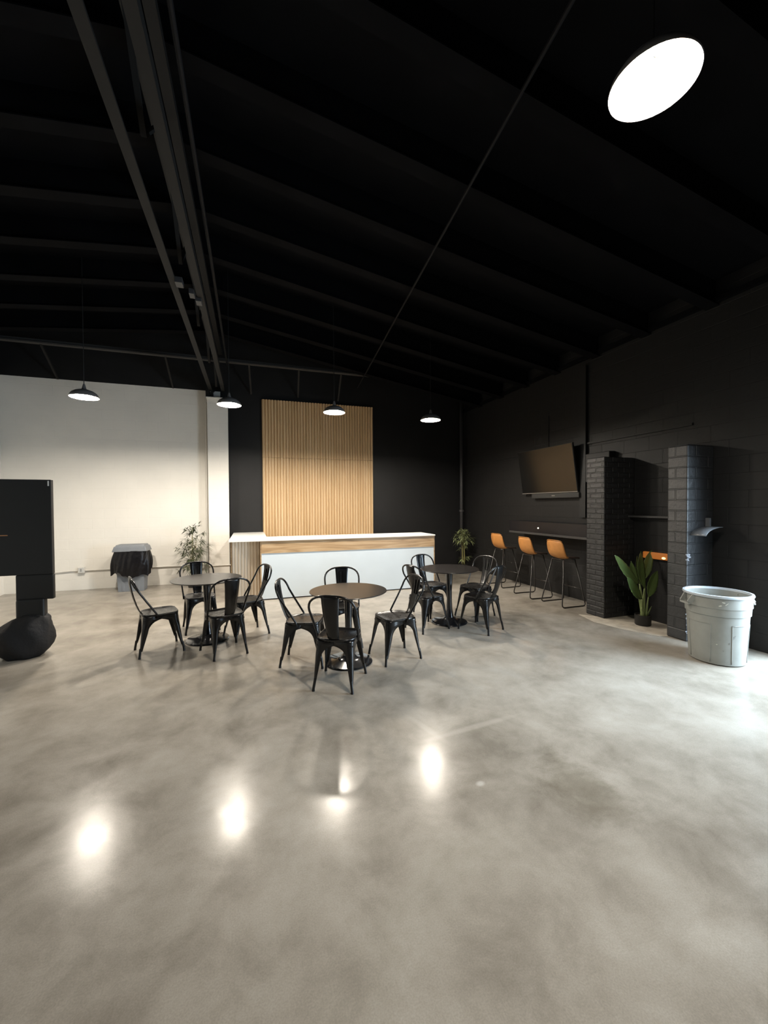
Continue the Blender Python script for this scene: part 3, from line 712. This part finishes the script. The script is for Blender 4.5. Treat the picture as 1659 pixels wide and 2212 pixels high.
# broad leaved plant
t = thing('potted_broadleaf_plant', 'potted plant with broad paddle leaves standing in the alcove', 'potted plant', (5.03, 4.02, 0))
b = new(); lathe(b, [(0, .005), (.088, .005), (.096, .015), (.10, .14), (.102, .145), (.09, .145), (.088, .12), (0, .12)], 32); link('pot', b, POT, t, True)
b = new(); lathe(b, [(0, .12), (.087, .12), (.087, .126), (0, .13)], 20); link('soil', b, M('potting_soil', (.03, .022, .015), .9), t)
def paddle(base, tip, width, nrm, bend=.06, cup=.25, peak=.42):
    """petiole from pot + paddle blade from base to tip"""
    base, tip, nrm = Vector(base), Vector(tip), Vector(nrm).normalized()
    d = tip-base; L_ = d.length; d.normalize(); s = d.cross(nrm).normalized(); n_ = s.cross(d).normalized()
    root = Vector((random.uniform(-.035, .035), random.uniform(-.03, .03), .125))
    b = new(); mid = (root+base)/2+Vector((0, 0, .03)); pts = [root*(1-q)**2+mid*2*q*(1-q)+base*q*q for q in [k/8 for k in range(9)]]
    tube(b, pts, [.016-.009*k/8 for k in range(9)], 8); st = link('stem', b, STEMG, t, 'all')
    rows = []; N_ = 14
    for i in range(N_+1):
        q = i/N_; c = base+d*L_*q-n_*bend*L_*4*q*(q-1)*-1
        w_ = width/2*(sin(pi*min(1, (q/peak)*.5)) if q < peak else cos(pi/2*((q-peak)/(1-peak))**1.25))**.85 if 0 < q < 1 else .002
        rows.append([c+s*w_*u+n_*(cup*w_*abs(u)**1.3+.004*sin(q*40)*abs(u)) for u in (-1, -.7, -.4, -.1, 0, .1, .4, .7, 1)])
    b = new(); grid(b, rows); lf = link('leaf', b, LEAFG, t, 'all', mods=[('SOLIDIFY', dict(thickness=.0015))])
    b = new(); tube(b, [r[4]-n_*.001 for r in rows], [.004-.003*i/N_ for i in range(N_+1)], 6); link('midrib', b, STEMG, lf, 'all')
random.seed(5)
paddle((-.09, -.02, .57), (-.62, -.10, .99), .19, (.25, -1, .35))
paddle((-.08, -.05, .37), (-.43, -.12, .70), .17, (.1, -1, .3), peak=.4)
paddle((-.06, .04, .54), (-.16, .05, .87), .09, (-.3, -1, .1))
paddle((.0, -.02, .50), (-.02, .02, 1.00), .17, (.15, -1, .1), cup=.15)
paddle((.06, .02, .62), (.27, .09, 1.0), .12, (-.5, -1, .2))
paddle((.06, -.03, .38), (.29, .02, .72), .15, (-.2, -1, .1), cup=.3)
paddle((.02, .06, .55), (.06, .14, .92), .10, (.3, -1, 0))
b = new(); blade(b, (.06, -.02, .12), (.35, -.1, 1), .17, .03, .1); blade(b, (-.05, -.03, .12), (-.25, -.1, 1), .14, .03, .1); blade(b, (.03, -.04, .12), (.1, -.3, 1), .12, .03, .1)
link('sheath', b, STEMG, t)

# ------------------------------------------------------------------ black board at the left edge
t = thing('rolling_display_board', 'tall black board on a draped base at the left edge', 'display board', (-2.1, 5.43, 0))
b = new(); box(b, (-1.25, -.03, .90), (-.005, .03, 1.95)); link('board', b, BLKF, t, mods=[BEV(.006)])
b = new(); box(b, (-.345, -.028, .62), (.0, .028, .90)); link('lower_board', b, BLKF, t, mods=[BEV(.012, 2)])
b = new(); box(b, (-.035, -.034, 1.88), (-.022, -.03, 1.935)); k = link('paper_tag', b, TAG, t); k['label'] = 'small white tag at the top corner'
b = new(); box(b, (-.62, -.036, 1.335), (-.40, -.03, 1.345)); k = link('light_streak', b, STREAK, t); k['label'] = 'thin warm streak in place of a light reflection'  # thin bar added to imitate a warm light reflection on the board
b = new(); box(b, (-.345, -.05, .40), (-.08, .05, .64)); link('post', b, BLKF, t, mods=[BEV(.03, 3)])
random.seed(2); b = new(); rows = []
for j, (z, rx, ry, cx) in enumerate([(.46, .11, .07, -.20), (.44, .13, .08, -.20), (.42, .165, .11, -.215), (.38, .20, .14, -.24), (.34, .235, .17, -.265), (.29, .262, .19, -.285), (.24, .272, .2, -.29), (.18, .27, .205, -.29), (.12, .255, .2, -.29), (.07, .23, .185, -.29), (.03, .20, .165, -.29), (.0, .17, .14, -.29)]):
    rows.append([(cx+(rx+.012*sin(5*a+j)+.006*sin(11*a))*cos(a), (ry+.012*sin(6*a-j))*sin(a), z) for a in [2*pi*i/40 for i in range(41)]])
vs = grid(b, rows); bmesh.ops.remove_doubles(b, verts=b.verts[:], dist=1e-5); bmesh.ops.holes_fill(b, edges=b.edges[:])
link('cloth_base', b, BLKC, t, 'all')
